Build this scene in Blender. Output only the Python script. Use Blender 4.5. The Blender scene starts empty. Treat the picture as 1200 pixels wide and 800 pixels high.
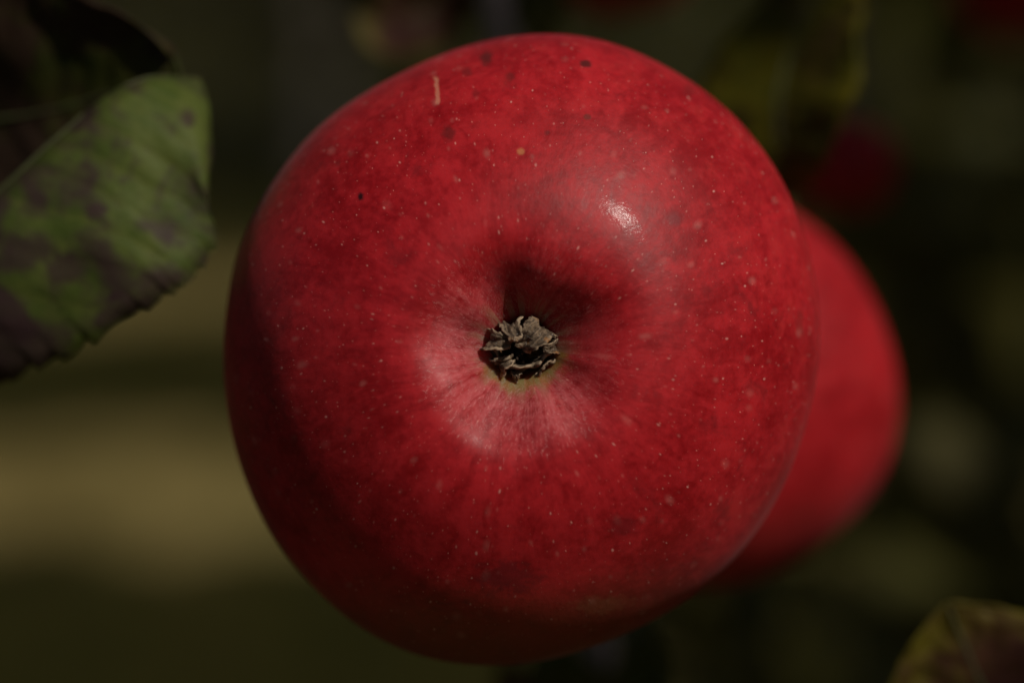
import bpy, math, random
import numpy as np
from mathutils import Vector, Matrix, noise as mnoise

random.seed(7)
rng = np.random.default_rng(7)
R_ = math.radians
S = bpy.context.scene
COL = S.collection

# ------------------------------------------------------------------ camera
PITCH = R_(10.0)
FWD = Vector((0, math.cos(PITCH), -math.sin(PITCH)))
UP = Vector((0, math.sin(PITCH), math.cos(PITCH)))
RIGHT = Vector((1, 0, 0))
BACK = -FWD
CAM = Vector((0, -0.374, 1.566))
FPX = 100.0 / 36.0 * 1200.0


def at(px, py, d):
    """photograph pixel + depth in metres -> world point"""
    return CAM + FWD * d + RIGHT * ((px - 600) / FPX * d) + UP * ((400 - py) / FPX * d)


cam = bpy.data.cameras.new("camera")
cam.lens = 100
cam.sensor_width = 36
cam.clip_start = 0.02
cam.clip_end = 2000
cam.dof.use_dof = True
cam.dof.focus_distance = 0.353
cam.dof.aperture_fstop = 6.9
cam.dof.aperture_blades = 9
co = bpy.data.objects.new("camera", cam)
COL.objects.link(co)
co.location = CAM
co.rotation_euler = (math.pi / 2 - PITCH, 0, 0)
S.camera = co

# ------------------------------------------------------------------ light
SUN = (RIGHT * 0.47 + UP * 0.60 + BACK * 0.65).normalized()
elev = math.asin(SUN.z)
azim = math.atan2(SUN.x, SUN.y)
world = bpy.data.worlds.new("World")
S.world = world
world.use_nodes = True
nt = world.node_tree
sky = nt.nodes.new("ShaderNodeTexSky")
sky.sky_type = "NISHITA"
sky.sun_disc = False
sky.sun_elevation = elev
sky.sun_rotation = azim
nt.links.new(sky.outputs[0], nt.nodes["Background"].inputs[0])
nt.nodes["Background"].inputs[1].default_value = 0.09
sl = bpy.data.lights.new("sun", "SUN")
sl.energy = 5.0
sl.angle = R_(0.5)
sl.color = (1.0, 0.94, 0.84)
so = bpy.data.objects.new("sun", sl)
COL.objects.link(so)
so.rotation_euler = (-SUN).to_track_quat("-Z", "Y").to_euler()
S.view_settings.view_transform = "Standard"
S.view_settings.look = "None"
S.view_settings.exposure = -0.90
S.view_settings.gamma = 1
S.view_settings.use_curve_mapping = False
S.cycles.max_bounces = 6
S.cycles.use_denoising = True


# ------------------------------------------------------------------ helpers
def mesh_obj(name, verts, faces, mat, parent=None, smooth=True, uv=None):
    me = bpy.data.meshes.new(name)
    me.from_pydata([tuple(v) for v in verts], [], [tuple(f) for f in faces])
    me.update()
    if smooth:
        me.polygons.foreach_set("use_smooth", np.ones(len(me.polygons), dtype=bool))
    if uv is not None:
        lay = me.uv_layers.new(name="UVMap")
        idx = np.zeros(len(me.loops), dtype=np.int32)
        me.loops.foreach_get("vertex_index", idx)
        lay.data.foreach_set("uv", np.asarray(uv, dtype=np.float32)[idx].ravel())
    me.materials.append(mat)
    o = bpy.data.objects.new(name, me)
    COL.objects.link(o)
    if parent:
        o.parent = parent
    return o


def empty(name, label, cat, loc=(0, 0, 0), group=None):
    o = bpy.data.objects.new(name, None)
    o.empty_display_size = 0.01
    COL.objects.link(o)
    o.location = loc
    o["label"] = label
    o["category"] = cat
    if group:
        o["group"] = group
    return o


def keep(o, parent):
    """parent without moving (parent has no rotation set through parent inverse)"""
    o.parent = parent
    o.matrix_parent_inverse = Matrix.Translation(parent.location).inverted()
    return o


def spline(P, n):
    """Catmull-Rom through the points P -> n points"""
    P = [Vector(p) for p in P]
    Q = [P[0] * 2 - P[1]] + P + [P[-1] * 2 - P[-2]]
    out = []
    for i in range(n):
        t = i / (n - 1) * (len(P) - 1)
        k = min(int(t), len(P) - 2)
        f = t - k
        a, b, c, d = Q[k], Q[k + 1], Q[k + 2], Q[k + 3]
        out.append(0.5 * ((2 * b) + (c - a) * f + (2 * a - 5 * b + 4 * c - d) * f * f + (3 * b - a - 3 * c + d) * f ** 3))
    return out


def tube(P, rad, n=24, seg=10, bump=0.0, seed=0.0):
    C = spline(P, n)
    V, F = [], []
    nrm = None
    for i, c in enumerate(C):
        t = (C[min(i + 1, n - 1)] - C[max(i - 1, 0)]).normalized()
        if nrm is None:
            nrm = t.orthogonal().normalized()
        nrm = (nrm - t * nrm.dot(t)).normalized()
        b = t.cross(nrm)
        f = i / (n - 1)
        r = np.interp(f, np.linspace(0, 1, len(rad)), rad)
        for k in range(seg):
            a = 2 * math.pi * k / seg
            d = nrm * math.cos(a) + b * math.sin(a)
            rr = r
            if bump:
                rr *= 1 + bump * mnoise.noise((c + d * r) * (0.45 / max(r, 1e-4)) + Vector((seed, 0, 0)))
            V.append(c + d * rr)
    for i in range(n - 1):
        for k in range(seg):
            k2 = (k + 1) % seg
            F.append((i * seg + k, i * seg + k2, (i + 1) * seg + k2, (i + 1) * seg + k))
    V.append(C[0]); V.append(C[-1])
    a0, a1 = len(V) - 2, len(V) - 1
    for k in range(seg):
        k2 = (k + 1) % seg
        F.append((a0, k2, k))
        F.append((a1, (n - 1) * seg + k, (n - 1) * seg + k2))
    return V, F


class NT:
    """short-hand for shader trees"""

    def __init__(self, name):
        self.m = bpy.data.materials.new(name)
        self.m.use_nodes = True
        self.t = self.m.node_tree
        self.p = self.t.nodes["Principled BSDF"]
        self.out = self.t.nodes["Material Output"]

    def n(self, kind, **kw):
        nd = self.t.nodes.new("ShaderNode" + kind)
        for k, v in kw.items():
            setattr(nd, k, v)
        return nd

    def set(self, sock, v):
        if v is None:
            return
        if isinstance(v, bpy.types.NodeSocket):
            self.t.links.new(v, sock)
        else:
            if hasattr(sock.default_value, "__len__"):
                L = len(sock.default_value)
                if not hasattr(v, "__len__"):
                    v = (v,) * L
                elif len(v) < L:
                    v = tuple(v) + (1.0,)
            sock.default_value = v

    def math(self, op, a, b=None, c=None, clamp=False):
        nd = self.n("Math", operation=op, use_clamp=clamp)
        self.set(nd.inputs[0], a)
        self.set(nd.inputs[1], b)
        self.set(nd.inputs[2], c)
        return nd.outputs[0]

    def vec(self, op, a, b=None):
        nd = self.n("VectorMath", operation=op)
        self.set(nd.inputs[0], a)
        if b is not None:
            self.set(nd.inputs[1], b)
        return nd.outputs["Value"] if op in ("LENGTH", "DISTANCE", "DOT_PRODUCT") else nd.outputs[0]

    def rng(self, v, a, b, c=0.0, d=1.0, smooth=True):
        nd = self.n("MapRange")
        nd.interpolation_type = "SMOOTHSTEP" if smooth else "LINEAR"
        self.set(nd.inputs[0], v)
        for i, x in enumerate((a, b, c, d)):
            self.set(nd.inputs[i + 1], x)
        return nd.outputs[0]

    def mix(self, f, a, b):
        nd = self.n("Mix", data_type="RGBA")
        self.set(nd.inputs[0], f)
        self.set(nd.inputs[6], a)
        self.set(nd.inputs[7], b)
        return nd.outputs[2]

    def noise(self, vec, scale, detail=4.0, rough=0.55, dist=0.0):
        nd = self.n("TexNoise")
        self.set(nd.inputs["Vector"], vec)
        nd.inputs["Scale"].default_value = scale
        nd.inputs["Detail"].default_value = detail
        nd.inputs["Roughness"].default_value = rough
        nd.inputs["Distortion"].default_value = dist
        return nd.outputs[0]

    def comb(self, x, y, z):
        nd = self.n("CombineXYZ")
        for i, v in enumerate((x, y, z)):
            self.set(nd.inputs[i], v)
        return nd.outputs[0]

    def sep(self, v):
        nd = self.n("SeparateXYZ")
        self.set(nd.inputs[0], v)
        return nd.outputs

    def bump(self, h, strength, dist, normal=None):
        nd = self.n("Bump")
        nd.inputs["Strength"].default_value = strength
        nd.inputs["Distance"].default_value = dist
        self.set(nd.inputs["Height"], h)
        if normal is not None:
            self.set(nd.inputs["Normal"], normal)
        return nd.outputs[0]

    def P(self, **kw):
        for k, v in kw.items():
            self.set(self.p.inputs[k.replace("_", " ")], v)
        return self.m


R0 = 0.0402      # main apple radius (m)


def apple_material(name, R, marks=True):
    N = NT(name)
    oc = N.n("TexCoord").outputs["Object"]
    q = N.vec("SCALE", oc)
    q.node.inputs["Scale"].default_value = 1.0 / R
    x, y, z = N.sep(q)[:3]
    xy = N.comb(x, y, 0.0)
    r = N.vec("LENGTH", xy)
    dirv = N.vec("NORMALIZE", xy)
    wn = N.n("TexNoise")
    N.set(wn.inputs["Vector"], q)
    wn.inputs["Scale"].default_value = 4.0
    wn.inputs["Detail"].default_value = 3.0
    wv_ = N.vec("SCALE", N.vec("SUBTRACT", wn.outputs[1], (0.5, 0.5, 0.5)))
    wv_.node.inputs["Scale"].default_value = 0.30
    dx, dy = N.sep(N.vec("ADD", dirv, wv_))[:2]
    # radial streak coordinates: fast round the axis, slow along the radius
    arc = N.math("SUBTRACT", r, N.math("MULTIPLY", z, 0.5))
    k1 = N.comb(N.math("MULTIPLY", dx, 7.0), N.math("MULTIPLY", dy, 7.0), N.math("MULTIPLY", arc, 1.1))
    k2 = N.comb(N.math("MULTIPLY", dx, 30.0), N.math("MULTIPLY", dy, 30.0), N.math("MULTIPLY", arc, 5.0))
    k3 = N.comb(N.math("MULTIPLY", dx, 62.0), N.math("MULTIPLY", dy, 62.0), N.math("MULTIPLY", arc, 16.0))
    st1 = N.noise(k1, 1.0, 3)
    st2 = N.noise(k2, 1.0, 3)
    st3 = N.noise(k3, 1.0, 3)
    blotch = N.noise(q, 2.6, 5, 0.6)
    mott = N.noise(q, 11.0, 4, 0.6)
    fine = N.noise(q, 42.0, 3, 0.6)
    # reds
    f = N.math("ADD", N.math("MULTIPLY", blotch, 0.65), N.math("MULTIPLY", mott, 0.45))
    f = N.math("ADD", f, N.math("MULTIPLY", N.math("SUBTRACT", st1, 0.5), 0.38))
    f = N.math("ADD", f, N.math("MULTIPLY", N.math("SUBTRACT", st2, 0.5), 0.25))
    f = N.math("ADD", f, N.math("MULTIPLY", N.math("SUBTRACT", fine, 0.5), 0.35))
    c = N.mix(N.rng(f, 0.34, 0.76), (0.268, 0.0031, 0.0062), (0.490, 0.0150, 0.0215))
    # darker purple-brown clouds
    dk = N.rng(N.noise(q, 5.5, 5, 0.65, 0.5), 0.56, 0.74)
    c = N.mix(N.math("MULTIPLY", dk, 0.55), c, (0.15, 0.008, 0.010))
    # olive ground colour coming through low on the cheek and round the stalk end
    low = N.math("ADD", N.rng(y, -0.62, -1.02), N.math("MULTIPLY", N.math("SUBTRACT", mott, 0.5), 0.5))
    low = N.math("MULTIPLY", N.math("MULTIPLY", low, N.rng(r, 0.6, 0.9)), 0.8, clamp=True)
    c = N.mix(low, c, (0.17, 0.055, 0.016))
    stalk = N.math("MULTIPLY", N.rng(z, -0.45, -0.85), 0.8)
    c = N.mix(stalk, c, (0.30, 0.26, 0.05))
    # greyish pink down round the eye, painted stronger low left as sunlit sheen
    down = N.math("MULTIPLY", N.rng(r, 0.37, 0.14), N.rng(z, 0.0, 0.4))
    down_sheen = N.math("MULTIPLY", down, N.rng(N.math("ADD", N.math("ADD", N.math("MULTIPLY", st2, 0.35), N.math("MULTIPLY", st1, 0.2)), N.math("ADD", N.math("MULTIPLY", mott, 0.3), N.math("MULTIPLY", fine, 0.25))), 0.36, 0.78))
    down_sheen = N.math("MULTIPLY", down_sheen, N.rng(N.math("ADD", N.math("MULTIPLY", dx, -0.6), N.math("MULTIPLY", dy, -0.8)), -0.6, 0.5, 0.22, 1.0))
    down_sheen = N.math("MULTIPLY", down_sheen, N.rng(r, 0.10, 0.26, 0.6, 1.0))
    c = N.mix(N.math("MULTIPLY", down_sheen, 0.62), c, (0.60, 0.27, 0.28))
    gr = N.math("MULTIPLY", N.rng(r, 0.2, 0.1), N.rng(st1, 0.42, 0.62))
    gr = N.math("MULTIPLY", gr, N.rng(z, 0.0, 0.4))
    c = N.mix(N.math("MULTIPLY", gr, 0.6), c, (0.26, 0.20, 0.11))
    yg = N.math("MULTIPLY", N.rng(N.math("ADD", r, N.math("MULTIPLY", N.math("SUBTRACT", mott, 0.5), 0.1)), 0.155, 0.12), N.rng(z, 0.0, 0.4))
    yg = N.math("MULTIPLY", yg, N.rng(N.math("SUBTRACT", N.math("MULTIPLY", dx, 0.15), N.math("ADD", dy, N.math("MULTIPLY", N.math("SUBTRACT", st1, 0.5), 1.6))), -0.1, 0.5))
    c = N.mix(N.math("MULTIPLY", yg, 0.55), c, (0.17, 0.17, 0.025))
    # lenticels, spread evenly over the skin (polar angle from the eye x direction)
    pol = N.math("ARCTAN2", r, z)
    polar = N.vec("SCALE", dirv)
    N.set(polar.node.inputs["Scale"], N.math("ADD", pol, 0.35))
    warp = N.n("TexNoise")
    N.set(warp.inputs["Vector"], q)
    warp.inputs["Scale"].default_value = 6.0
    wsc = N.vec("SCALE", warp.outputs[1])
    wsc.node.inputs["Scale"].default_value = 0.06
    polar = N.vec("ADD", polar, wsc)
    def dots(scale, rad, keepv, amount, c):
        v = N.n("TexVoronoi", voronoi_dimensions="2D")
        N.set(v.inputs["Vector"], polar)
        v.inputs["Scale"].default_value = scale
        v.inputs["Randomness"].default_value = 1.0
        rnd = N.sep(v.outputs["Color"])
        size = N.math("MULTIPLY", N.math("ADD", N.math("MULTIPLY", N.math("POWER", rnd[0], 2.0), 1.3), 0.45), rad)
        m = N.rng(v.outputs["Distance"], size, N.math("MULTIPLY", size, 0.05))
        m = N.math("MULTIPLY", m, N.math("GREATER_THAN", rnd[1], keepv))
        m = N.math("MULTIPLY", m, N.math("MULTIPLY", N.math("ADD", N.math("MULTIPLY", rnd[2], 0.7), 0.3), amount))
        return N.mix(m, c, (0.80, 0.40, 0.34)), m
    c, m1 = dots(10.0, 0.060, 0.12, 0.65, c)
    c, m2 = dots(21.0, 0.085, 0.35, 0.36, c)
    c, m3 = dots(7.3, 0.16, 0.45, 0.16, c)
    # marks with a shape of their own
    if marks:
        def mark(px, py, rad, col, amt, stretch=(1, 1), wob=0.6):
            mx, my = (px - 611) / 351.0, (407 - py) / 351.0
            d = N.comb(N.math("MULTIPLY", N.math("SUBTRACT", x, mx), stretch[0]), N.math("MULTIPLY", N.math("SUBTRACT", y, my), stretch[1]), 0.0)
            L = N.vec("LENGTH", d)
            L = N.math("ADD", L, N.math("MULTIPLY", N.math("SUBTRACT", N.noise(q, 26.0, 3), 0.5), rad * wob * 2))
            m = N.math("MULTIPLY", N.rng(L, rad, rad * 0.35), N.rng(z, 0.0, 0.1))
            return N.mix(N.math("MULTIPLY", m, amt), nonlocal_c[0], col)
        nonlocal_c = [c]
        brown = (0.07, 0.012, 0.010)
        for a in ((571, 84, 0.030, brown, 0.75, (1, 0.8)), (683, 92, 0.022, brown, 0.85, (0.8, 1.2)), (598, 108, 0.022, brown, 0.5),
                  (549, 100, 0.024, brown, 0.45), (532, 175, 0.034, brown, 0.55), (436, 243, 0.013, (0.02, 0.004, 0.006), 0.95, (1, 0.7)),
                  (560, 128, 0.02, brown, 0.35), (598, 655, 0.085, (0.13, 0.008, 0.012), 0.6, (0.7, 1.2), 1.0), (775, 268, 0.03, (0.18, 0.02, 0.025), 0.5, (0.9, 1)),
                  (720, 598, 0.05, (0.16, 0.006, 0.01), 0.6, (0.8, 1)), (800, 118, 0.03, brown, 0.3), (638, 175, 0.012, (0.1, 0.012, 0.012), 0.5),
                  (682, 156, 0.014, (0.09, 0.02, 0.012), 0.6, (0.9, 1)), (700, 690, 0.06, (0.34, 0.12, 0.05), 0.4, (0.5, 1.6), 1.0),
                  (610, 196, 0.016, (0.55, 0.22, 0.08), 0.6), (408, 205, 0.014, brown, 0.3)):
            nonlocal_c[0] = mark(*a)
        c = nonlocal_c[0]
        # pale russet scratch
        sx = N.math("SUBTRACT", x, N.math("ADD", (516 - 611) / 351.0, N.math("MULTIPLY", N.math("SUBTRACT", N.noise(q, 9.0, 2), 0.5), 0.05)))
        m = N.math("MULTIPLY", N.rng(N.math("ABSOLUTE", sx), 0.010, 0.003), N.rng(N.math("ABSOLUTE", N.math("SUBTRACT", y, (407 - 122) / 351.0)), 0.056, 0.042))
        m = N.math("MULTIPLY", m, N.rng(z, 0.0, 0.1))
        c = N.mix(N.math("MULTIPLY", m, 0.5), c, (0.72, 0.33, 0.20))
    # relief: fine skin grain, radial near the eye
    h = N.math("ADD", N.math("MULTIPLY", N.noise(q, 70.0, 3, 0.6), 0.6), N.math("MULTIPLY", N.noise(q, 190.0, 2, 0.6), 0.3))
    h = N.math("ADD", h, N.math("MULTIPLY", st3, 0.35))
    h = N.math("ADD", h, N.math("MULTIPLY", N.noise(q, 9.0, 3), 1.2))
    h = N.math("ADD", h, N.math("MULTIPLY", N.math("ADD", m1, m2), 0.5))
    nb = N.bump(h, 0.20, 0.00025 * R / R0)
    nc = N.bump(h, 0.13, 0.00025 * R / R0)
    rough = N.rng(N.math("ADD", N.math("MULTIPLY", mott, 0.6), N.math("MULTIPLY", st2, 0.5)), 0.3, 0.8, 0.44, 0.56)
    N.P(Base_Color=c, Roughness=rough, Normal=nb, Specular_IOR_Level=0.25)
    N.P(Subsurface_Weight=0.6, Subsurface_Radius=(1.0, 0.25, 0.2), Subsurface_Scale=0.010)
    N.P(Coat_Weight=N.rng(r, 0.28, 0.40, 0.0, 0.045), Coat_Roughness=0.10, Coat_Normal=nc)
    N.P(Sheen_Weight=0.04, Sheen_Roughness=0.45, Sheen_Tint=(1.0, 0.62, 0.62))
    return N.m


# profile of an apple, (radius, height towards the eye) in units of the radius
PROF = [(0, .52), (.045, .53), (.075, .60), (.10, .655), (.125, .684), (.16, .720), (.20, .758), (.245, .793), (.29, .816), (.34, .828), (.41, .822),
        (.48, .800), (.55, .765), (.635, .709), (.74, .623), (.82, .533), (.89, .432), (.945, .326), (.98, .208), (1.0, .05), (.995, -.14), (.955, -.36),
        (.88, -.55), (.77, -.71), (.63, -.81), (.48, -.85), (.34, -.82), (.22, -.73), (.13, -.60), (.07, -.50), (.0, -.46)]


def apple_mesh(R, outline=None, nu=220, nv=320, seed=0.0, ribs=1.0):
    pr = spline([(a, b, 0) for a, b in PROF], nu)
    V, F = [], []
    for i, p in enumerate(pr):
        for k in range(nv):
            a = 2 * math.pi * k / nv
            r, z = max(p.x, 0.0), p.y
            s = min(max((r - .25) / .7, 0), 1)
            s = s * s * (3 - 2 * s)
            m = outline(a) if outline else 1 + 0.03 * math.cos(a - 1 + seed) + 0.018 * math.cos(2 * a + seed) + 0.012 * math.cos(5 * a + seed)
            rr = r * (1 + (m - 1) * s)
            ca, sa = math.cos(a), math.sin(a)
            # lobes and pleats in the eye basin
            if z > 0.3 and ribs:
                w = math.exp(-((r - .22) / .10) ** 2)
                z += ribs * w * (0.016 * math.cos(5 * a + 0.6 + seed) + 0.012 * math.cos(3 * a + 2.4) + 0.022 * mnoise.noise(Vector((ca * 1.7, sa * 1.7, 3 + seed + r))))
                w2 = math.exp(-((r - .165) / .075) ** 2)
                z += ribs * w2 * 0.013 * mnoise.noise(Vector((ca * 4.2, sa * 4.2, 7 + seed + r * 1.5)))
            d = 0.012 * mnoise.noise(Vector((ca * r * 1.8, sa * r * 1.8, z * 1.8 + seed + 5))) * min(1, r * 2)
            z += d
            V.append((rr * ca * R, rr * sa * R, z * R))
    for i in range(nu - 1):
        for k in range(nv):
            k2 = (k + 1) % nv
            if i == 0:
                F.append((0, (i + 1) * nv + k, (i + 1) * nv + k2))
            elif i == nu - 2:
                F.append((i * nv + k2, i * nv + k, (i + 1) * nv))
            else:
                F.append((i * nv + k2, i * nv + k, (i + 1) * nv + k, (i + 1) * nv + k2))
    return V, F


def surf_z(r):
    xs = [p[0] for p in PROF[:12]]
    zs = [p[1] for p in PROF[:12]]
    return float(np.interp(r, xs, zs))


# ------------------------------------------------------------------ plain materials
def bark_material(name, a, b, scale=300.0):
    N = NT(name)
    oc = N.n("TexCoord").outputs["Object"]
    n1 = N.noise(oc, scale, 5, 0.65)
    n2 = N.noise(oc, scale * 0.2, 4)
    c = N.mix(N.rng(N.math("ADD", N.math("MULTIPLY", n1, 0.6), N.math("MULTIPLY", n2, 0.5)), 0.35, 0.75), a, b)
    return N.P(Base_Color=c, Roughness=0.8, Normal=N.bump(n1, 0.6, 0.5 / scale))


BARK = bark_material("bark", (0.05, 0.04, 0.033), (0.20, 0.17, 0.15))
TWIG = bark_material("twig_bark", (0.20, 0.15, 0.14), (0.42, 0.34, 0.32), 900)
TRUNKBARK = bark_material("trunk_bark", (0.04, 0.03, 0.022), (0.15, 0.12, 0.09), 40)


def leaf_material(name, green, pale, blot, blot_amt, edge=None, seed=0.0, trans=0.28, scale=1.0, spots=()):
    N = NT(name)
    uv = N.n("TexCoord").outputs["UV"]
    u, v = N.sep(uv)[:2]                       # u: -1..1 across, v: 0..1 along
    oc = N.vec("ADD", N.n("TexCoord").outputs["Object"], (seed, seed * 0.7, 0))
    au = N.math("ABSOLUTE", u)
    n1 = N.noise(oc, 120 * scale, 5, 0.6)
    n2 = N.noise(oc, 500 * scale, 3, 0.6)
    c = N.mix(N.rng(n1, 0.3, 0.7), green, pale)
    c = N.mix(N.math("MULTIPLY", N.rng(n2, 0.45, 0.75), 0.35), c, (pale[0] * 1.4, pale[1] * 1.2, pale[2] * 1.3))
    # side veins
    ph = N.math("ADD", N.math("MULTIPLY", N.math("SUBTRACT", v, N.math("MULTIPLY", au, 0.20)), 13.0), N.math("MULTIPLY", n1, 0.5))
    tri = N.math("ABSOLUTE", N.math("SUBTRACT", N.math("FRACT", ph), 0.5))
    vein = N.rng(tri, 0.09, 0.02)
    c = N.mix(N.math("MULTIPLY", vein, 0.35), c, (pale[0] * 1.3, pale[1] * 1.15, pale[2] * 1.2))
    net = N.n("TexVoronoi", feature="DISTANCE_TO_EDGE")
    N.set(net.inputs["Vector"], oc)
    net.inputs["Scale"].default_value = 620 * scale
    nete = N.rng(net.outputs["Distance"], 0.12, 0.0)
    # blotches
    b1 = N.rng(N.noise(oc, 75 * scale, 5, 0.62, 0.4), 0.60 - blot_amt * 0.18, 0.70 - blot_amt * 0.12)
    c = N.mix(N.math("MULTIPLY", b1, 0.88), c, blot)
    b2 = N.rng(N.noise(oc, 260 * scale, 4, 0.6), 0.56, 0.68)
    c = N.mix(N.math("MULTIPLY", b2, 0.5 * blot_amt), c, blot)
    for u0, v0, rr in spots:
        dd = N.comb(N.math("MULTIPLY", N.math("SUBTRACT", u, u0), 0.026), N.math("MULTIPLY", N.math("SUBTRACT", v, v0), 0.075), 0.0)
        L = N.math("ADD", N.vec("LENGTH", dd), N.math("MULTIPLY", N.math("SUBTRACT", N.noise(oc, 220 * scale, 4), 0.5), rr * 2.6))
        c = N.mix(N.math("MULTIPLY", N.rng(L, rr * 1.1, rr * 0.3), 0.8), c, blot)
    if edge:
        e = N.rng(N.math("ADD", N.math("MAXIMUM", au, N.math("MULTIPLY", v, 1.0)), N.math("MULTIPLY", N.math("SUBTRACT", n1, 0.5), 0.9)), 0.74, 1.04)
        c = N.mix(N.math("MULTIPLY", e, 0.9), c, edge)
    h = N.math("SUBTRACT", N.math("MULTIPLY", N.rng(tri, 0.0, 0.35), 1.0), N.math("MULTIPLY", nete, 0.3))
    nb = N.bump(h, 0.4, 0.0003)
    N.P(Base_Color=c, Roughness=0.6, Normal=nb, Specular_IOR_Level=0.2)
    tr = N.n("BsdfTranslucent")
    N.set(tr.inputs[0], c)
    mx = N.n("MixShader")
    mx.inputs[0].default_value = trans
    N.t.links.new(N.p.outputs[0], mx.inputs[1])
    N.t.links.new(tr.outputs[0], mx.inputs[2])
    N.t.links.new(mx.outputs[0], N.out.inputs[0])
    return N.m


M_SPOT = leaf_material("spotted_leaf", (0.062, 0.092, 0.014), (0.112, 0.138, 0.028), (0.056, 0.028, 0.030), 1.0, seed=0.9, spots=((0.74, 0.62, 0.0042), (0.36, 0.40, 0.0038), (0.6, 0.43, 0.003), (0.45, 0.86, 0.003), (0.72, 0.34, 0.003), (0.45, 0.53, 0.0018), (0.25, 0.30, 0.004), (0.85, 0.45, 0.0014)))
M_DARK = leaf_material("mottled_leaf", (0.045, 0.060, 0.010), (0.085, 0.085, 0.014), (0.045, 0.020, 0.016), 1.3, seed=1.7)
M_GREEN = leaf_material("green_leaf", (0.045, 0.065, 0.010), (0.085, 0.090, 0.014), (0.050, 0.030, 0.010), 0.4, seed=2.9)
M_AUT = leaf_material("autumn_leaf", (0.065, 0.034, 0.010), (0.072, 0.024, 0.014), (0.055, 0.018, 0.014), 0.8, edge=(0.13, 0.11, 0.008), seed=4.1)
M_YEL = leaf_material("yellowing_leaf", (0.06, 0.062, 0.005), (0.14, 0.115, 0.005), (0.05, 0.028, 0.008), 0.5, seed=6.1, spots=())


def simple(name, col, rough=0.7):
    N = NT(name)
    n1 = N.noise(N.n("TexCoord").outputs["Object"], 400, 3)
    c = N.mix(n1, tuple(k * 0.7 for k in col), tuple(k * 1.25 for k in col))
    return N.P(Base_Color=c, Roughness=rough)


M_RIB = simple("leaf_midrib", (0.052, 0.056, 0.014))
M_PET = simple("leaf_petiole", (0.24, 0.15, 0.10))


def leaf(parent, mat, P, side, width, fold=0.4, cup=0.0, label=None, seed=0.0, teeth=24, petiole=None, tipround=0.75, wave=0.002, wmax=0.5, sides=(-1, 1)):
    """P: midrib points base->tip; side: vector roughly across the blade; fold: each half lifted by this angle (rad)"""
    nv, nu = 260, 9
    C = spline(P, nv)
    side = Vector(side).normalized()
    V, F, UV = [], [], []
    cols = [s * j / nu for s in (-1,) for j in range(nu, 0, -1)] + [0.0] + [j / nu for j in range(1, nu + 1)]
    fl = fold if isinstance(fold, tuple) else (fold, fold)
    for i, c in enumerate(C):
        t = (C[min(i + 1, nv - 1)] - C[max(i - 1, 0)]).normalized()
        s = (side - t * side.dot(t)).normalized()
        n = s.cross(t)
        v = i / (nv - 1)
        w = width * (math.sin(math.pi * v ** (math.log(0.5) / math.log(wmax))) ** tipround) if 0 < v < 1 else 0.0
        w = max(w, width * 0.012)
        for u in cols:
            sg = 1 if u >= 0 else -1
            ang = fl[0] if u < 0 else fl[1]
            a = abs(u)
            ed = w
            fr = (v * teeth + (0.3 if sg > 0 else 0) + 1.1 * mnoise.noise(Vector((v * 7, sg, seed)))) % 1.0
            tam = 0.025 + 0.075 * abs(mnoise.noise(Vector((v * 11, sg * 2, seed + 6))))
            ed *= 1 - (tam * fr + 0.05 * mnoise.noise(Vector((v * 6, sg * 3, seed + 2)))) * a ** 10
            dist = ed * a
            aa = ang + cup * a
            p = c + s * (sg * dist * math.cos(aa)) + n * (dist * math.sin(aa))
            q = Vector((v * 5, u * 1.5, seed))
            p += n * (wave * mnoise.noise(q) * (0.3 + a)) + n * (wave * 0.45 * mnoise.noise(q * 3.1) * a)
            # quilting between the side veins
            p += n * (0.00013 * abs(math.sin((v - 0.2 * a) * 13 * math.pi)) * min(1, a * 3) * (1 - a * 0.5))
            V.append(p - parent.location)
            UV.append((u, v))
    m = len(cols)
    for i in range(nv - 1):
        for k in range(m - 1):
            F.append((i * m + k, i * m + k + 1, (i + 1) * m + k + 1, (i + 1) * m + k))
    o = mesh_obj("leaf", V, F, mat, parent, uv=UV)
    sol = o.modifiers.new("thickness", "SOLIDIFY")
    sol.thickness = 0.00028
    sol.offset = 0
    if label:
        o["label"] = label
    L = (C[-1] - C[0]).length
    ribc = [C[int(k)] - parent.location for k in np.linspace(0, nv - 4, 14)]
    rv, rf = tube(ribc, [0.0005, 0.00035, 0.00015], 40, 8)
    mesh_obj("midrib", rv, rf, M_RIB, o)
    if petiole is not None:
        pts = [C[0] - parent.location] + [Vector(p) - parent.location for p in petiole]
        pv, pf = tube(pts, [0.0008, 0.0008, 0.0011], 20, 8)
        mesh_obj("petiole", pv, pf, M_PET, o)
    return o


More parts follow.
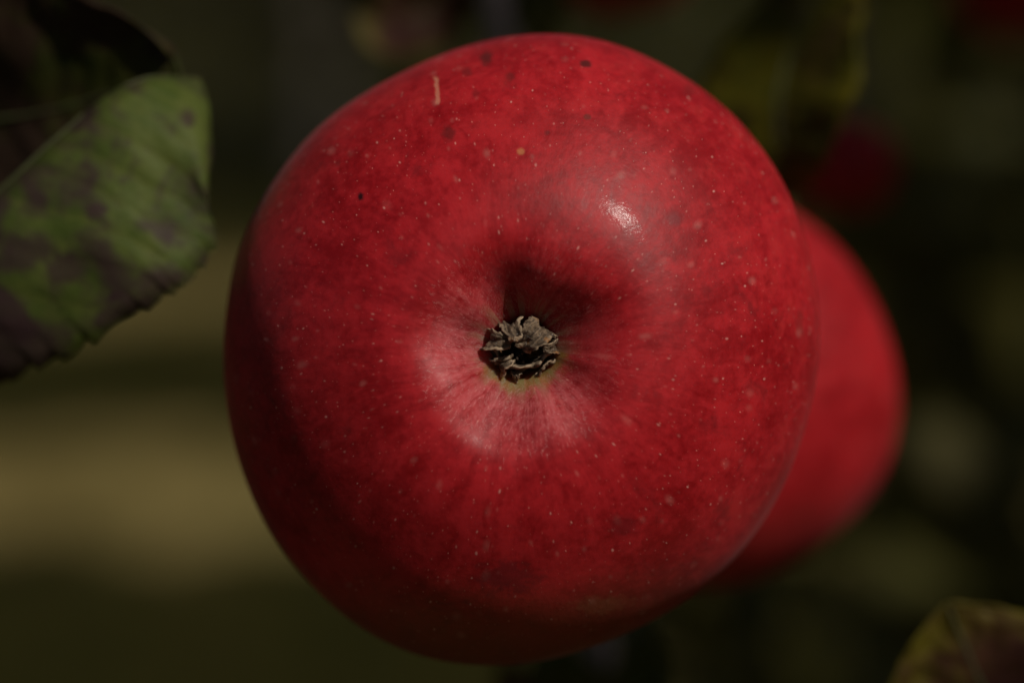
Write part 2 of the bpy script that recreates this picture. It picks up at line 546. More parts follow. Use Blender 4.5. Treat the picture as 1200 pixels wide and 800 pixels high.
# ------------------------------------------------------------------ ground and grass
def ground_material():
    N = NT("orchard_ground")
    oc = N.n("TexCoord").outputs["Object"]
    x, y, z = N.sep(oc)[:3]
    n0 = N.noise(oc, 0.9, 3)
    n1 = N.noise(oc, 2.2, 5, 0.6)
    n2 = N.noise(oc, 30, 4, 0.6)
    grass = N.mix(N.rng(n1, 0.3, 0.7), (0.013, 0.012, 0.0022), (0.030, 0.025, 0.005))
    soil = N.mix(N.rng(n2, 0.3, 0.7), (0.08, 0.058, 0.015), (0.22, 0.160, 0.050))
    soil_shade_strip = N.math("SINE", N.math("MULTIPLY", N.math("SUBTRACT", y, 5.64), 2 * math.pi / 3.2))  # soil against dark grass; the dark bands paint tree shade into the ground
    soil_shade_strip = N.math("SUBTRACT", soil_shade_strip, N.math("MULTIPLY", N.math("GREATER_THAN", y, 11.2), 2.0))  # everything farther off painted in the dark shade tone
    m = N.rng(N.math("ADD", soil_shade_strip, N.math("ADD", N.math("MULTIPLY", N.math("SUBTRACT", n1, 0.5), 2.4), N.math("MULTIPLY", N.math("SUBTRACT", n0, 0.5), 2.0))), 0.25, 0.9)
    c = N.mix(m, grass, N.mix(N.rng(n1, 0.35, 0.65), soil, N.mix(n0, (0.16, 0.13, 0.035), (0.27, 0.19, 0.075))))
    return N.P(Base_Color=c, Roughness=1.0, Specular_IOR_Level=0.03, Normal=N.bump(n2, 0.6, 0.02))


gs = 600.0
gv, gf = [], []
xs = sorted(set(list(np.linspace(-12, 12, 49)) + [-gs, -150, -50, -25, 25, 50, 150, gs]))
ys = sorted(set(list(np.linspace(-4, 24, 57)) + [-gs, -150, -40, -12, 40, 80, 200, gs]))
for b in ys:
    for a in xs:
        near = max(abs(a), abs(b)) < 30
        gv.append((a, b, 0.05 * mnoise.noise(Vector((a * .5, b * .5, 0))) if near else 0.0))
for j in range(len(ys) - 1):
    for i in range(len(xs) - 1):
        k = j * len(xs) + i
        gf.append((k, k + 1, k + 1 + len(xs), k + len(xs)))
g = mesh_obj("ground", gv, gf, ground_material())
g["kind"] = "structure"
g["label"] = "orchard ground of dry soil and short grass with painted shade bands far behind the apples"

n = 26000
gx = rng.uniform(-5, 5, n)
gy = rng.uniform(2.2, 15, n)
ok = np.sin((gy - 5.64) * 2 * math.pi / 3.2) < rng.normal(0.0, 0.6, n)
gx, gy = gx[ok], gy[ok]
n = len(gx)
hh = rng.uniform(0.05, 0.16, n)
aa = rng.uniform(0, 2 * math.pi, n)
ln = rng.uniform(0.02, 0.09, n)
la = rng.uniform(0, 2 * math.pi, n)
wv = 0.004
gz = np.array([0.05 * mnoise.noise(Vector((a * .5, b * .5, 0))) for a, b in zip(gx, gy)]) - 0.01
bx, by = np.cos(aa) * wv, np.sin(aa) * wv
V = np.stack([np.stack([gx - bx, gy - by, gz], 1), np.stack([gx + bx, gy + by, gz], 1),
              np.stack([gx + np.cos(la) * ln * .4 + bx * .7, gy + np.sin(la) * ln * .4 + by * .7, gz + hh * .6], 1),
              np.stack([gx + np.cos(la) * ln * .4 - bx * .7, gy + np.sin(la) * ln * .4 - by * .7, gz + hh * .6], 1),
              np.stack([gx + np.cos(la) * ln, gy + np.sin(la) * ln, gz + hh], 1)], 1).reshape(-1, 3)
F = []
for i in range(n):
    k = i * 5
    F.append((k, k + 1, k + 2, k + 3))
    F.append((k + 3, k + 2, k + 4))
NG = NT("grass_blades")
gn = NG.noise(NG.n("TexCoord").outputs["Object"], 3.0, 4)
NG.P(Base_Color=NG.mix(gn, (0.018, 0.020, 0.003), (0.042, 0.038, 0.007)), Roughness=0.9, Specular_IOR_Level=0.05)
go = mesh_obj("grass", V, F, NG.m, smooth=False)
go["kind"] = "stuff"
go["label"] = "short orchard grass far behind the apples"

# ------------------------------------------------------------------ trees: leaf clouds
APPLE_C = at(611, 407, 0.38)
APPLE2_C = at(810, 452, 0.474)
LIT = [(APPLE_C, 0.056), (at(985, 450, .45), 0.032), (at(110, 265, 0.389), 0.030), (at(40, 380, 0.389), 0.026), (at(185, 190, 0.389), 0.022), (at(1085, 750, 0.42), 0.008), (at(470, 10, 0.50), 0.004), (at(960, 300, .45), 0.012), (at(90, 60, .41), .022), (at(925, 190, .452), .010), (at(703, 775, .52), .004), (at(930, 120, .455), .014)]


def leaf_cloud(P, size, nrm_bias=None):
    """P: n x 3 leaf centres -> a mesh of folded, pointed leaves"""
    n = len(P)
    ax = rng.normal(size=(n, 3)); ax[:, 2] -= 0.4
    ax /= np.linalg.norm(ax, axis=1)[:, None]
    t = rng.normal(size=(n, 3)); t[:, 2] *= 0.5
    s = np.cross(ax, t); s /= np.linalg.norm(s, axis=1)[:, None]
    nn = np.cross(s, ax)
    L = size * rng.uniform(0.7, 1.2, n)[:, None]
    W = L * 0.30
    base, tip = P - ax * L * .5, P + ax * L * .5
    dip = nn * L * 0.10
    l1, l2 = P - ax * L * .18 - s * W + dip, P + ax * L * .22 - s * W * .85 + dip
    r1, r2 = P - ax * L * .18 + s * W + dip, P + ax * L * .22 + s * W * .85 + dip
    V = np.stack([base, r1, r2, tip, l2, l1], 1).reshape(-1, 3)
    F = []
    for i in range(n):
        k = 6 * i
        F.append((k, k + 1, k + 2, k + 3))
        F.append((k, k + 3, k + 4, k + 5))
    return V, F


def crown_material(name, a, b, c3):
    N = NT(name)
    oc = N.n("TexCoord").outputs["Object"]
    n1 = N.noise(oc, 9.0, 4)
    geo = N.n("NewGeometry").outputs["Random Per Island"]
    c = N.mix(geo, a, b)
    c = N.mix(N.math("MULTIPLY", N.rng(n1, 0.5, 0.7), 0.6), c, c3)
    N.P(Base_Color=c, Roughness=0.6, Specular_IOR_Level=0.15)
    tr = N.n("BsdfTranslucent")
    N.set(tr.inputs[0], c)
    mx = N.n("MixShader")
    mx.inputs[0].default_value = 0.25
    N.t.links.new(N.p.outputs[0], mx.inputs[1])
    N.t.links.new(tr.outputs[0], mx.inputs[2])
    N.t.links.new(mx.outputs[0], N.out.inputs[0])
    return N.m


M_CROWN = crown_material("tree_foliage", (0.060, 0.060, 0.012), (0.120, 0.100, 0.022), (0.100, 0.060, 0.022))
M_CROWN2 = crown_material("far_tree_foliage", (0.024, 0.023, 0.007), (0.050, 0.038, 0.013), (0.06, 0.035, 0.015))


def project(P):
    D = P - np.array(CAM)
    d = D @ np.array(FWD)
    px = 600 + (D @ np.array(RIGHT)) / d * FPX
    py = 400 - (D @ np.array(UP)) / d * FPX
    return px, py, d


def near_ray(P, c, rad):
    """which points stand between c and the sun within rad"""
    D = P - np.array(c)
    t = D @ np.array(SUN)
    e = np.linalg.norm(D - t[:, None] * np.array(SUN), axis=1)
    return (t > -0.01) & (e < rad)


TC = np.array((0.65, 0.45, 2.35))
TR = np.array((2.2, 1.9, 1.5))  # spread wide and overhead, out of view, to hold back sky light
pts = []
cl = rng.normal(size=(520, 3)); cl /= np.linalg.norm(cl, axis=1)[:, None]
cl = cl * rng.uniform(0.25, 1.0, 520)[:, None] ** 0.5 * TR + TC
for c in cl:
    pts.append(c + rng.normal(size=(34, 3)) * 0.15)
# low skirt of shaded foliage to the right of and behind the apples
for c in np.stack([rng.uniform(0.10, 1.1, 105), rng.uniform(0.5, 2.2, 105), rng.uniform(0.65, 1.6, 105)], 1):
    pts.append(c + rng.normal(size=(22, 3)) * 0.10)
P = np.concatenate(pts)
# unseen leaves added towards the sun to shade twig leaves and dim apples
SHADE = [(at(x, y, .5), .03) for x, y in ((620, 790), (700, 790), (760, 790), (620, 0), (720, 0), (780, 0), (1180, 0), (1210, 730))] + \
        [(at(x, y, .62), .012) for x, y in ((985, 180), (1010, 190), (990, 215), (1020, 210), (1000, 235), (1030, 230))]
sh = []
for c, r in SHADE:
    for k in range(5):
        sh.append(np.array(c + SUN * random.uniform(0.75, 1.5)) + rng.normal(size=3) * r * 0.5)
P = np.concatenate([P, np.array(sh)])
px, py, d = project(P)
infr = (d > 0) & (px > -60) & (px < 1270) & (py > -70) & (py < 880)
lx = np.abs((P - np.array(CAM)) @ np.array(RIGHT))
ly = np.abs((P - np.array(CAM)) @ np.array(UP))
bad = infr & (d < 0.62)
bad |= (d > -0.08) & (d < 0.62) & (lx < 0.18 * np.abs(d) + 0.055) & (ly < 0.12 * np.abs(d) + 0.055)
bad |= infr & (px < 870) & (py > 20) & ((py < 640) | (px < 640))
bad |= (d > 0) & (px > -420) & (px < 440) & (py > -160) & (py < 1000)
bad |= np.linalg.norm(P - np.array(CAM), axis=1) < 0.13
bad |= (P[:, 2] < 0.45)
for gx_, gy_, gr_ in ((1035, 60, 42), (1150, 600, 28), (930, 650, 38)):
    bad |= (d > 0.6) & (np.hypot(px - gx_, py - gy_) < gr_)
for c, r in LIT:  # opens the crown along sun rays so these spots stay lit
    bad |= near_ray(P, c, r + 0.022)
bad |= np.linalg.norm(P - np.array(APPLE_C), axis=1) < 0.14
P = P[~bad]
V, F = leaf_cloud(P, 0.075)
tree = empty("apple_tree", "apple tree whose shaded dark foliage fills the right background behind the apples", "tree", (1.15, 1.0, 0))
crown = mesh_obj("crown", V - np.array(tree.location), F, M_CROWN, tree, smooth=False)
crown["kind"] = "stuff"
v, f = tube([(0, 0, -0.05), (0.02, 0, 0.35), (-0.03, 0.02, 0.8), (0.0, 0, 1.4), (0.05, -0.05, 2.2), (0.02, -0.1, 3.0)], [0.085, 0.065, 0.06, 0.045, 0.03, 0.012], 40, 16, 0.25)
mesh_obj("trunk", v, f, TRUNKBARK, tree)
T0 = Vector(tree.location)
# the branch that carries the apples, passing behind them
BR = [T0 + Vector((-0.02, 0, 0.75)), Vector((0.75, 0.75, 0.95)), Vector((0.35, 0.42, 1.18)), at(735, 1000, .57), at(706, 800, .555), at(668, 560, .545), at(632, 330, .545),
      at(590, 60, .55), at(570, -120, .56), at(560, -420, .6), Vector((0.05, 0.2, 2.0))]
v, f = tube([p - T0 for p in BR], [0.02, 0.016, 0.011, 0.0052, 0.0030, 0.0029, 0.0028, 0.0026, 0.0025, 0.0022, 0.002], 120, 12, 0.3)
mesh_obj("branch", v, f, TWIG, tree)
for pts_, rad in (([Vector((0, 0, 1.3)), Vector((-0.5, -0.35, 1.7)), Vector((-1.0, -0.6, 2.2))], [0.03, 0.018, 0.006]),
                  ([Vector((0, 0, 1.6)), Vector((0.6, 0.2, 2.0)), Vector((1.2, 0.3, 2.5))], [0.03, 0.018, 0.006]),
                  ([Vector((0, 0, 1.1)), Vector((0.2, -0.7, 1.5)), Vector((0.2, -1.2, 2.0))], [0.03, 0.018, 0.006]),
                  ([Vector((0, 0, 1.8)), Vector((-0.2, 0.7, 2.3)), Vector((-0.3, 1.2, 2.7))], [0.03, 0.018, 0.006])):
    v, f = tube(pts_, rad, 24, 10, 0.25)
    mesh_obj("branch", v, f, TRUNKBARK, tree)

# far trees of the next row, and a taller one added for its shade
fc = rng.normal(size=(150, 3)); fc /= np.linalg.norm(fc, axis=1)[:, None]
fc = fc * rng.uniform(0.2, 1.0, 150)[:, None] ** 0.5 * np.array((1.7, 1.5, 1.45)) + np.array((0, 0, 1.75))
FP = np.concatenate([c + rng.normal(size=(26, 3)) * 0.17 for c in fc])
FP = FP[FP[:, 2] > 0.12]
V, F = leaf_cloud(FP, 0.10)
proto = None
for i, (x, y, s, lab) in enumerate(((-3.6, 13.6, 1.0, "blurred far orchard tree at the left edge behind the spotted leaf"),
                                    (-0.9, 13.2, 1.1, "blurred brownish far orchard tree between the spotted leaf and the big apple"),
                                    (4.0, 9.8, 1.85, "taller far orchard tree added to shade the others, hidden mostly behind the apples and dark foliage"))):
    if proto is None:
        t = empty("orchard_tree", lab, "tree", (x, y, 0), "trees of the next orchard row")
        cr = mesh_obj("crown", V, F, M_CROWN2, t, smooth=False)
        cr["kind"] = "stuff"
        v, f = tube([(0, 0, -0.05), (0.03, 0, 0.6), (0, 0.03, 1.4), (0.02, 0, 2.6)], [0.09, 0.07, 0.05, 0.01], 20, 10, 0.2)
        tr = mesh_obj("trunk", v, f, TRUNKBARK, t)
        proto = (t, [cr, tr])
    else:
        t = proto[0].copy()
        COL.objects.link(t)
        t.location = (x, y, 0)
        t["label"] = lab
        for ch in proto[1]:
            c2 = ch.copy()
            COL.objects.link(c2)
            c2.parent = t
    t.scale = (s, s, s)
    t.rotation_euler = (0, 0, i * 2.1)

# ------------------------------------------------------------------ main apple
OUT = [(478, 80), (440, 100), (404, 122), (368, 150), (341, 182), (320, 212), (300, 242), (284, 276), (270, 332), (264, 385), (263, 430), (267, 480), (276, 525),
       (289, 562), (315, 620), (351, 668), (390, 708), (432, 741), (486, 766), (540, 777), (590, 778), (640, 772), (680, 761), (720, 746), (780, 716), (831, 683),
       (864, 649), (891, 614), (915, 572), (934, 525), (948, 480), (957, 430), (959, 380), (953, 320), (940, 267), (922, 219), (888, 165), (840, 114), (780, 76),
       (720, 48), (688, 40), (640, 37), (592, 40), (555, 49), (520, 60)]
oa = np.array([math.atan2(407 - y, x - 611) for x, y in OUT])
orr = np.array([math.hypot(407 - y, x - 611) for x, y in OUT])
o_ = np.argsort(oa)
grid = np.linspace(-math.pi, math.pi, 721)[:-1]
prof = np.interp(grid, oa[o_], orr[o_], period=2 * math.pi)
kern = np.exp(-np.linspace(-2, 2, 61) ** 2); kern /= kern.sum()
prof = np.convolve(np.concatenate([prof[-30:], prof, prof[:30]]), kern, "valid")
PXM = FPX / 0.38
prof_m = prof / PXM * 0.9955 / R0 * (1 - 0.010 * np.clip(np.sin(grid), 0, 1))


def outline(a):
    return float(np.interp(a, grid, prof_m, period=2 * math.pi))


ROT = Matrix((RIGHT, UP, BACK)).transposed()
apple = empty("apple", "large sharp red apple in the middle with its dried brown calyx facing the viewer", "apple", APPLE_C, "red apples on the tree")
apple.rotation_euler = ROT.to_euler()
MA = apple_material("red_apple_skin", R0)
v, f = apple_mesh(R0, outline, 260, 420)
skin = mesh_obj("skin", v, f, MA, apple)

# dried calyx in the eye basin
def calyx_material():
    N = NT("dried_calyx")
    oc = N.n("TexCoord").outputs["Object"]
    n1 = N.noise(oc, 900, 5, 0.65)
    n2 = N.noise(oc, 350, 4, 0.6)
    n3 = N.noise(oc, 2600, 3, 0.6)
    fib = N.noise(N.comb(N.math("MULTIPLY", N.sep(N.n("TexCoord").outputs["UV"])[0], 5.0), N.math("MULTIPLY", N.sep(N.n("TexCoord").outputs["UV"])[1], 1.6), N.math("MULTIPLY", n2, 2.0)), 1.6, 3)
    c = N.mix(N.rng(N.math("ADD", N.math("MULTIPLY", n1, 0.55), N.math("MULTIPLY", fib, 0.5)), 0.38, 0.70), (0.022, 0.013, 0.009), (0.24, 0.165, 0.105))
    c = N.mix(N.math("MULTIPLY", N.rng(n2, 0.55, 0.66), 0.8), c, (0.36, 0.15, 0.04))
    c = N.mix(N.math("MULTIPLY", N.rng(n3, 0.55, 0.75), 0.5), c, (0.36, 0.32, 0.28))
    u = N.sep(N.n("TexCoord").outputs["UV"])
    e = N.math("MAXIMUM", N.rng(N.math("ABSOLUTE", u[0]), 0.70, 1.0), N.rng(u[1], 0.7, 1.0))
    c = N.mix(N.math("MULTIPLY", N.math("MULTIPLY", e, N.rng(n1, 0.3, 0.6)), 0.8), c, (0.48, 0.35, 0.23))
    return N.P(Base_Color=c, Roughness=0.9, Specular_IOR_Level=0.2, Normal=N.bump(N.math("ADD", n1, N.math("MULTIPLY", n3, 0.6)), 0.9, 0.0004))


MC = calyx_material()
zb = 0.655 * R0
# a bare root for the calyx inside the apple
cup = []
cprof = [(0.0046, -0.0012), (0.0043, 0.0004), (0.0041, 0.0013), (0.0037, 0.0016), (0.0033, 0.0010), (0.0028, -0.0006), (0.0018, -0.0020), (0.0006, -0.0026), (0.0, -0.0027)]
cp = spline([(a, b, 0) for a, b in cprof], 26)
cv, cf, cuv = [], [], []
nk = 64
for i, p in enumerate(cp):
    for k in range(nk):
        a = 2 * math.pi * k / nk
        nz = mnoise.noise(Vector((math.cos(a) * 2.2, math.sin(a) * 2.2, i * 0.12))) + 0.8 * mnoise.noise(Vector((math.cos(a) * 5.5, math.sin(a) * 5.5, 4 + i * 0.1)))
        r = max(p.x, 0) * 0.84 * (1 + 0.09 * nz)
        cv.append((r * math.cos(a) * 1.02 * (1 + 0.07 * math.sin(2 * a + 1)), r * math.sin(a) * 0.76, zb + p.y + 0.0010 * nz * (1 if i < 20 else 0)))
        cuv.append((0.95 if 6 < i < 12 else 0.3, 0.2))
for i in range(25):
    for k in range(nk):
        k2 = (k + 1) % nk
        cf.append((i * nk + k, i * nk + k2, (i + 1) * nk + k2, (i + 1) * nk + k))
calyx = mesh_obj("calyx", cv, cf, MC, apple, uv=cuv)


def sepal(ang, path, w0, skew=0.0, seed=0.0, crumple=0.00022, vee=0.35):
    """path: (radius, height) pairs from the base to the tip; w0: half widths along it; vee: fold along the middle"""
    n, m = 40, 13
    ca, sa = math.cos(R_(ang)), math.sin(R_(ang))
    er, et = Vector((ca, sa * 0.88, 0)), Vector((-sa, ca * 0.88, 0))
    C = spline([(a, b, 0) for a, b in path], n)
    V, F, UV = [], [], []
    for i, c in enumerate(C):
        v = i / (n - 1)
        t2 = (C[min(i + 1, n - 1)] - C[max(i - 1, 0)]).normalized()
        out = er * t2.y + Vector((0, 0, -t2.x))          # outward side of the curled blade
        w = float(np.interp(v, np.linspace(0, 1, len(w0)), w0))
        for k in range(m):
            u = -1 + 2 * k / (m - 1)
            jag = 1 + 0.30 * mnoise.noise(Vector((v * 6, 3 * (u > 0), seed))) + 0.18 * mnoise.noise(Vector((v * 17, 3 * (u > 0), seed)))
            tt = u * w * jag + skew * v * v
            p = er * c.x + et * tt + Vector((0, 0, zb + c.y)) + out * (vee * w * (abs(u) ** 1.3) * (-1 if vee < 0 else 1))
            q = Vector((v * 3.5, u * 2.2, seed))
            p += out * (crumple * 2.2 * mnoise.noise(q)) + et * (crumple * mnoise.noise(q + Vector((9, 0, 0))))
            q = Vector((v * 8, u * 6, seed + 3))
            p += out * (crumple * 1.0 * mnoise.noise(q))
            if i > n - 5:
                p += (er * -t2.x + Vector((0, 0, -t2.y))) * (0.0006 * (i - n + 5) / 4 * abs(mnoise.noise(Vector((u * 2.5, seed, 1)))))
            V.append(p)
            UV.append((u, v))
    for i in range(n - 1):
        for k in range(m - 1):
            F.append((i * m + k, i * m + k + 1, (i + 1) * m + k + 1, (i + 1) * m + k))
    o = mesh_obj("sepal", V, F, MC, calyx, uv=UV)
    sm = o.modifiers.new("thickness", "SOLIDIFY")
    sm.thickness = 0.00012
    sm.offset = 0
    return o


M3 = 0.00085


def path(*p):
    return [(a * M3, b * M3) for a, b in p]


def wid(*w):
    return [x * M3 for x in w]


# the big flap at the upper right folds in over the cup, its pale torn lip low
sepal(48, path((4.0, -.6), (4.6, 1.2), (4.2, 2.8), (2.9, 3.7), (1.5, 3.5), (.4, 2.9), (-.3, 2.4)), wid(2.1, 2.5, 2.5, 2.3, 2.0, 1.6, 1.0), 0.0002, 1.0, 0.00030, 0.12)
# narrow upright pale one at the upper left, tip bent back
sepal(112, path((4.0, -.6), (4.3, 1.4), (3.4, 3.2), (2.1, 4.4), (1.5, 5.2), (1.9, 5.8)), wid(1.7, 1.7, 1.5, 1.1, .8, .35), 0.0005, 4.0, 0.00030, -0.45)
# left one curling in
sepal(165, path((4.1, -.6), (4.8, 1.0), (4.5, 2.5), (3.3, 3.4), (2.2, 3.0), (1.6, 2.3)), wid(1.8, 1.9, 1.8, 1.4, .9, .4), -0.0003, 7.0, 0.00028, 0.40)
# lower left, broken short
sepal(218, path((4.0, -.6), (4.5, .8), (4.1, 1.9), (3.0, 2.3), (2.0, 1.6)), wid(1.6, 1.7, 1.5, 1.0, .5), 0.0006, 9.5, 0.00030, 0.35)
# tip bent outward onto the skin
sepal(258, path((3.6, -.3), (4.0, .8), (4.5, 1.3), (5.1, 1.1), (5.7, .5)), wid(.9, .8, .6, .4, .1), 0.0003, 12.0, 0.00020, 0.4)
# right rim, low
sepal(318, path((4.0, -.6), (4.4, .4), (4.5, 1.2), (4.1, 1.7)), wid(1.8, 1.9, 1.4, .5), 0.0002, 15.0, 0.00026, 0.25)
sepal(3, path((4.1, -.6), (4.7, .7), (4.7, 2.0), (4.0, 2.8), (3.0, 2.7)), wid(1.3, 1.4, 1.2, .8, .3), -0.0003, 18.0, 0.00026, -0.35)
# withered stamens standing in the cup
sv, sf = [], []
for k in range(16):
    a = random.uniform(0, 2 * math.pi)
    r = random.uniform(0.0005, 0.0024)
    p0 = Vector((r * math.cos(a), r * math.sin(a) * 0.8, zb - 0.002))
    p2 = p0 + Vector((random.uniform(-1, 1) * 0.0012, random.uniform(-1, 1) * 0.001, random.uniform(0.0022, 0.004)))
    v, f = tube([p0, (p0 + p2) / 2 + Vector((random.uniform(-1, 1), random.uniform(-1, 1), 0)) * 0.0005, p2], [0.00014, 0.00011, 0.0002], 10, 6)
    o = mesh_obj("stamen", v, f, MC, calyx)

# short white down on the skin round the eye
vc = np.zeros(len(skin.data.vertices) * 3)
skin.data.vertices.foreach_get("co", vc)
vc = vc.reshape(-1, 3)
vn = np.zeros(len(skin.data.vertices) * 3)
skin.data.vertices.foreach_get("normal", vn)
vn = vn.reshape(-1, 3)
front = np.where((vc[:, 2] > 0.4 * R0) & (np.hypot(vc[:, 0], vc[:, 1]) < 0.5 * R0) & (np.hypot(vc[:, 0], vc[:, 1]) > 0.105 * R0))[0]
rad_ = np.hypot(vc[front, 0], vc[front, 1]) / R0
wgt = rad_ * np.clip((0.34 - rad_) / 0.24, 0, 1)
pick = rng.choice(front, 6500, p=wgt / wgt.sum())
HV, HF = [], []
for i in pick:
    p = Vector(vc[i]) + Vector(rng.normal(size=3)) * 0.00012
    nn = Vector(vn[i])
    rad = Vector((p.x, p.y, 0)).normalized()
    t = (rad - nn * rad.dot(nn)).normalized()
    sd = nn.cross(t)
    d = (t * random.uniform(0.6, 1.2) + nn * random.uniform(0.12, 0.5) + sd * random.gauss(0, 0.35)).normalized()
    L = random.uniform(0.0004, 0.0010)
    w = sd * 0.000006
    k = len(HV)
    p0 = p - nn * 0.0001
    mid = p + d * L * 0.55
    tip = p + d * L
    HV += [p0 - w, p0 + w, mid + w * .8, mid - w * .8, tip]
    HF += [(k, k + 1, k + 2, k + 3), (k + 3, k + 2, k + 4)]
NH = NT("pale_down")
hn = NH.noise(NH.n("TexCoord").outputs["Object"], 800, 2)
NH.P(Base_Color=NH.mix(hn, (0.55, 0.42, 0.40), (0.85, 0.74, 0.70)), Roughness=0.6)
down = mesh_obj("down_hairs", HV, HF, NH.m, apple, smooth=False)
down["kind"] = "stuff"

# stalk at the back, bending up to the branch
M_STALK = simple("apple_stalk", (0.13, 0.08, 0.05))
inv = (Matrix.Translation(APPLE_C) @ ROT.to_4x4()).inverted()
v, f = tube([Vector((0, 0, -0.44 * R0)), Vector((-0.001, 0.002, -0.9 * R0)), inv @ at(560, 330, .455), inv @ at(590, 240, .52), inv @ at(618, 240, .545)], [0.0016, 0.0013, 0.0013, 0.0018, 0.0022], 30, 10, 0.2)
mesh_obj("stalk", v, f, M_STALK, apple)

# ------------------------------------------------------------------ the other apples
MB = apple_material("second_apple_skin", 0.034, marks=False)
base_v, base_f = apple_mesh(1.0, None, 90, 120, 1.3, 0.6)


def other_apple(c, R, axis, label, stalk_to):
    e = empty("apple", label, "apple", c, "red apples on the tree")
    me_v = np.array(base_v) * R
    m = Vector(axis).normalized().to_track_quat("Z", "Y").to_matrix()
    e.rotation_euler = m.to_euler()
    mesh_obj("skin", me_v, base_f, MB, e)
    inv = (Matrix.Translation(c) @ m.to_4x4()).inverted()
    v, f = tube([Vector((0, 0, -0.42 * R)), Vector((0, 0.0005, -0.95 * R))] + [inv @ Vector(p) for p in stalk_to], [0.0015, 0.0012, 0.0012, 0.0016], 20, 8, 0.15)
    mesh_obj("stalk", v, f, M_STALK, e)
    # small withered calyx
    rad = 0.0040 * R / 0.034
    zc = 0.56 * R
    cal = mesh_obj("calyx", *tube([(0, 0, zc - 0.002), (0, 0, zc + 0.001), (0, 0, zc + 0.002)], [rad, rad, rad * 0.6], 8, 14, 0.3), MC, e)
    for k in range(5):
        a = 2 * math.pi * k / 5
        er, et = Vector((math.cos(a), math.sin(a), 0)), Vector((-math.sin(a), math.cos(a), 0))
        pts = [er * rad + Vector((0, 0, zc)), er * rad * 1.1 + Vector((0, 0, zc + rad * .6)), er * rad * .5 + Vector((0, 0, zc + rad * 1.0))]
        V = []
        for j, p in enumerate(pts):
            w = rad * (0.55, 0.5, 0.15)[j]
            V += [p - et * w, p + Vector((0, 0, rad * .06)), p + et * w]
        F = [(0, 1, 4, 3), (1, 2, 5, 4), (3, 4, 7, 6), (4, 5, 8, 7)]
        o = mesh_obj("sepal", V, F, MC, cal)
        o.modifiers.new("thickness", "SOLIDIFY").thickness = 0.0003
    return e


other_apple(APPLE2_C, 0.0332, (BACK * 0.95 + RIGHT * 0.1 - UP * 0.25), "blurred red apple half hidden behind the right side of the big apple", [at(760, 180, .50), at(620, 190, .548)])
other_apple(at(735, -62, .60), 0.0165, (UP * -1 + RIGHT * 0.2), "dim blurred apple at the top edge above the big apple", [at(730, -220, .61), at(600, -240, .57)])
other_apple(at(985, 195, .62), 0.0115, (UP * -1 + RIGHT * -0.2), "dim reddish apple in shade behind the hanging dark leaf at upper right", [at(1000, 40, .66), at(980, -60, .66)])
other_apple(at(1205, -35, .75), 0.0210, (UP * -1 + BACK * 0.2), "very dark blurred apple in the upper right corner", [at(1200, -200, .75), at(1230, -280, .75)])

# ------------------------------------------------------------------ leafy twigs round the apples
def twig(label, path, rad, group="leafy twigs round the apples"):
    base = path[0]
    e = empty("leafy_twig", label, "twig", base, group)
    v, f = tube([p - base for p in path], rad, 40, 10, 0.25)
    mesh_obj("stem", v, f, TWIG, e)
    return e


def nat(x, y, d):
    return at(x, y, d - 0.021)


# left: spotted leaf in the sun, dark mottled leaf above it
t = twig("twig at the left with a spotted sunlit leaf and a dark mottled leaf above it",
         [nat(-420, 330, .47), nat(-260, 120, .45), nat(-60, 40, .44), nat(10, 0, .438), nat(60, -60, .44), nat(120, -160, .45)], [0.004, 0.003, 0.0022, 0.0018, 0.0014, 0.001])
leaf(t, M_SPOT, [nat(-290, 470, .425), nat(-150, 345, .415), nat(-10, 232, .408), nat(80, 150, .407), nat(160, 95, .409), nat(230, 92, .417)],
     (RIGHT * 0.62 - UP * 0.72 + BACK * 0.30), 0.0266, fold=(-1.9, 0.08), cup=-0.30, label="green sunlit leaf with purple brown spots and a toothed edge", seed=2.0,
     petiole=[nat(-340, 420, .44), nat(-300, 190, .455)], tipround=0.5, wave=0.0022, wmax=0.56)
leaf(t, M_DARK, [nat(-330, 185, .456), nat(-150, 158, .4435), nat(0, 140, .433), nat(110, 115, .4255), nat(205, 65, .4185)],
     (RIGHT * 0.245 - UP * 0.94 - BACK * 0.267), 0.0214, fold=0.10, cup=0.05, label="dark shaded leaf with brown mottling above the sunlit leaf", seed=5.0,
     petiole=[nat(-350, 190, .458), nat(-280, 140, .455)], tipround=0.5, wave=0.002, wmax=0.6)

# upper right: dark leaf hanging in front of the second apple
t = twig("twig at the upper right with one dark hanging leaf, yellow near its tip",
         [at(1180, -330, .52), at(1080, -170, .48), at(985, -60, .465), at(930, -120, .47)], [0.003, 0.0022, 0.0016, 0.001])
leaf(t, M_YEL, [at(975, -50, .464), at(940, 25, .458), at(915, 100, .453), at(914, 170, .451), at(930, 228, .451)],
     (RIGHT * 0.69 + UP * 0.1 + BACK * 0.72), 0.0175, fold=-0.12, cup=0.0, label="dark green leaf with a yellow patch at its tip", seed=8.0, petiole=[at(990, -58, .465)], tipround=0.62, wave=0.0014, wmax=0.5)

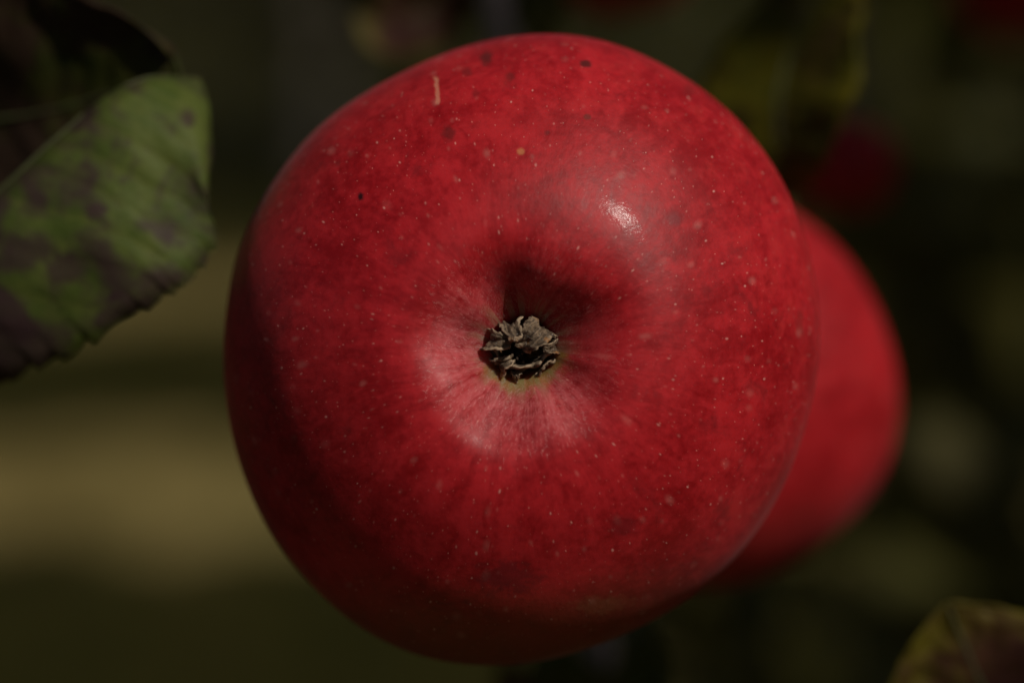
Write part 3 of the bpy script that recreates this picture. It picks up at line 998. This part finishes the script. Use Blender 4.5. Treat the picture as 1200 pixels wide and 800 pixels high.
# bottom right: autumn leaf with a yellow-green edge
t = twig("twig at the lower right corner with a red brown leaf edged yellow green",
         [at(1500, 1200, .47), at(1330, 1060, .44), at(1180, 980, .43), at(1060, 960, .43)], [0.003, 0.0024, 0.0018, 0.001])
leaf(t, M_AUT, [at(1300, 1110, .419), at(1243, 1000, .415), at(1195, 900, .411), at(1150, 800, .407), at(1110, 707, .406)],
     (RIGHT * 0.85 + UP * 0.31 + BACK * 0.34), 0.0208, fold=(0.10, -0.12), cup=0.0, label="red brown leaf with a yellow green rim", seed=11.0, petiole=[at(1320, 1150, .435), at(1330, 1060, .44)], tipround=0.72, wave=0.003, wmax=0.5)

# top: leaves behind the upper edge of the big apple
t = twig("twig behind the apple's top with an orange brown leaf and a yellow green leaf",
         [at(560, -420, .6), at(600, -250, .54), at(585, -130, .52), at(575, -60, .51)], [0.0022, 0.0018, 0.0014, 0.0009])
leaf(t, M_AUT, [at(575, -62, .51), at(540, -30, .505), at(500, 10, .50), at(455, 30, .50), at(415, 20, .50)],
     (RIGHT * 0.35 + UP * 0.9), 0.0085, fold=0.3, label="orange brown leaf at the top edge", seed=15.0, petiole=[at(580, -80, .513)], wave=0.001)
leaf(t, M_YEL, [at(580, -70, .513), at(612, -30, .51), at(628, 10, .505), at(630, 60, .50)],
     (RIGHT * 0.9 + BACK * 0.5), 0.0062, fold=0.5, label="narrow yellow green leaf above the apple", seed=17.0, petiole=[at(582, -82, .514)], wave=0.001)

# bottom: leaves behind the lower edge of the big apple
t = twig("twig under the big apple with small dark green leaves beside a pale stem",
         [at(706, 1010, .53), at(708, 900, .525), at(704, 800, .52), at(699, 745, .52)], [0.0022, 0.0021, 0.0019, 0.0012])
leaf(t, M_GREEN, [at(704, 850, .522), at(680, 820, .515), at(655, 790, .51), at(640, 740, .51)], (RIGHT * 0.9 + UP * 0.4), 0.0075, fold=0.3, label="dark green leaf left of the pale stem", seed=19.0, petiole=[at(707, 870, .523)], wave=0.001)
leaf(t, M_GREEN, [at(706, 850, .522), at(735, 820, .515), at(752, 785, .512), at(756, 735, .512)], (RIGHT * 0.9 - UP * 0.4), 0.0060, fold=0.3, label="dark green leaf right of the pale stem", seed=21.0, petiole=[at(707, 870, .523)], wave=0.001)
leaf(t, M_AUT, [at(704, 870, .522), at(650, 850, .515), at(610, 820, .51), at(585, 770, .508)], (RIGHT * 0.8 + UP * 0.5), 0.0055, fold=0.3, label="brownish leaf under the apple", seed=23.0, petiole=[at(707, 880, .523)], wave=0.001)
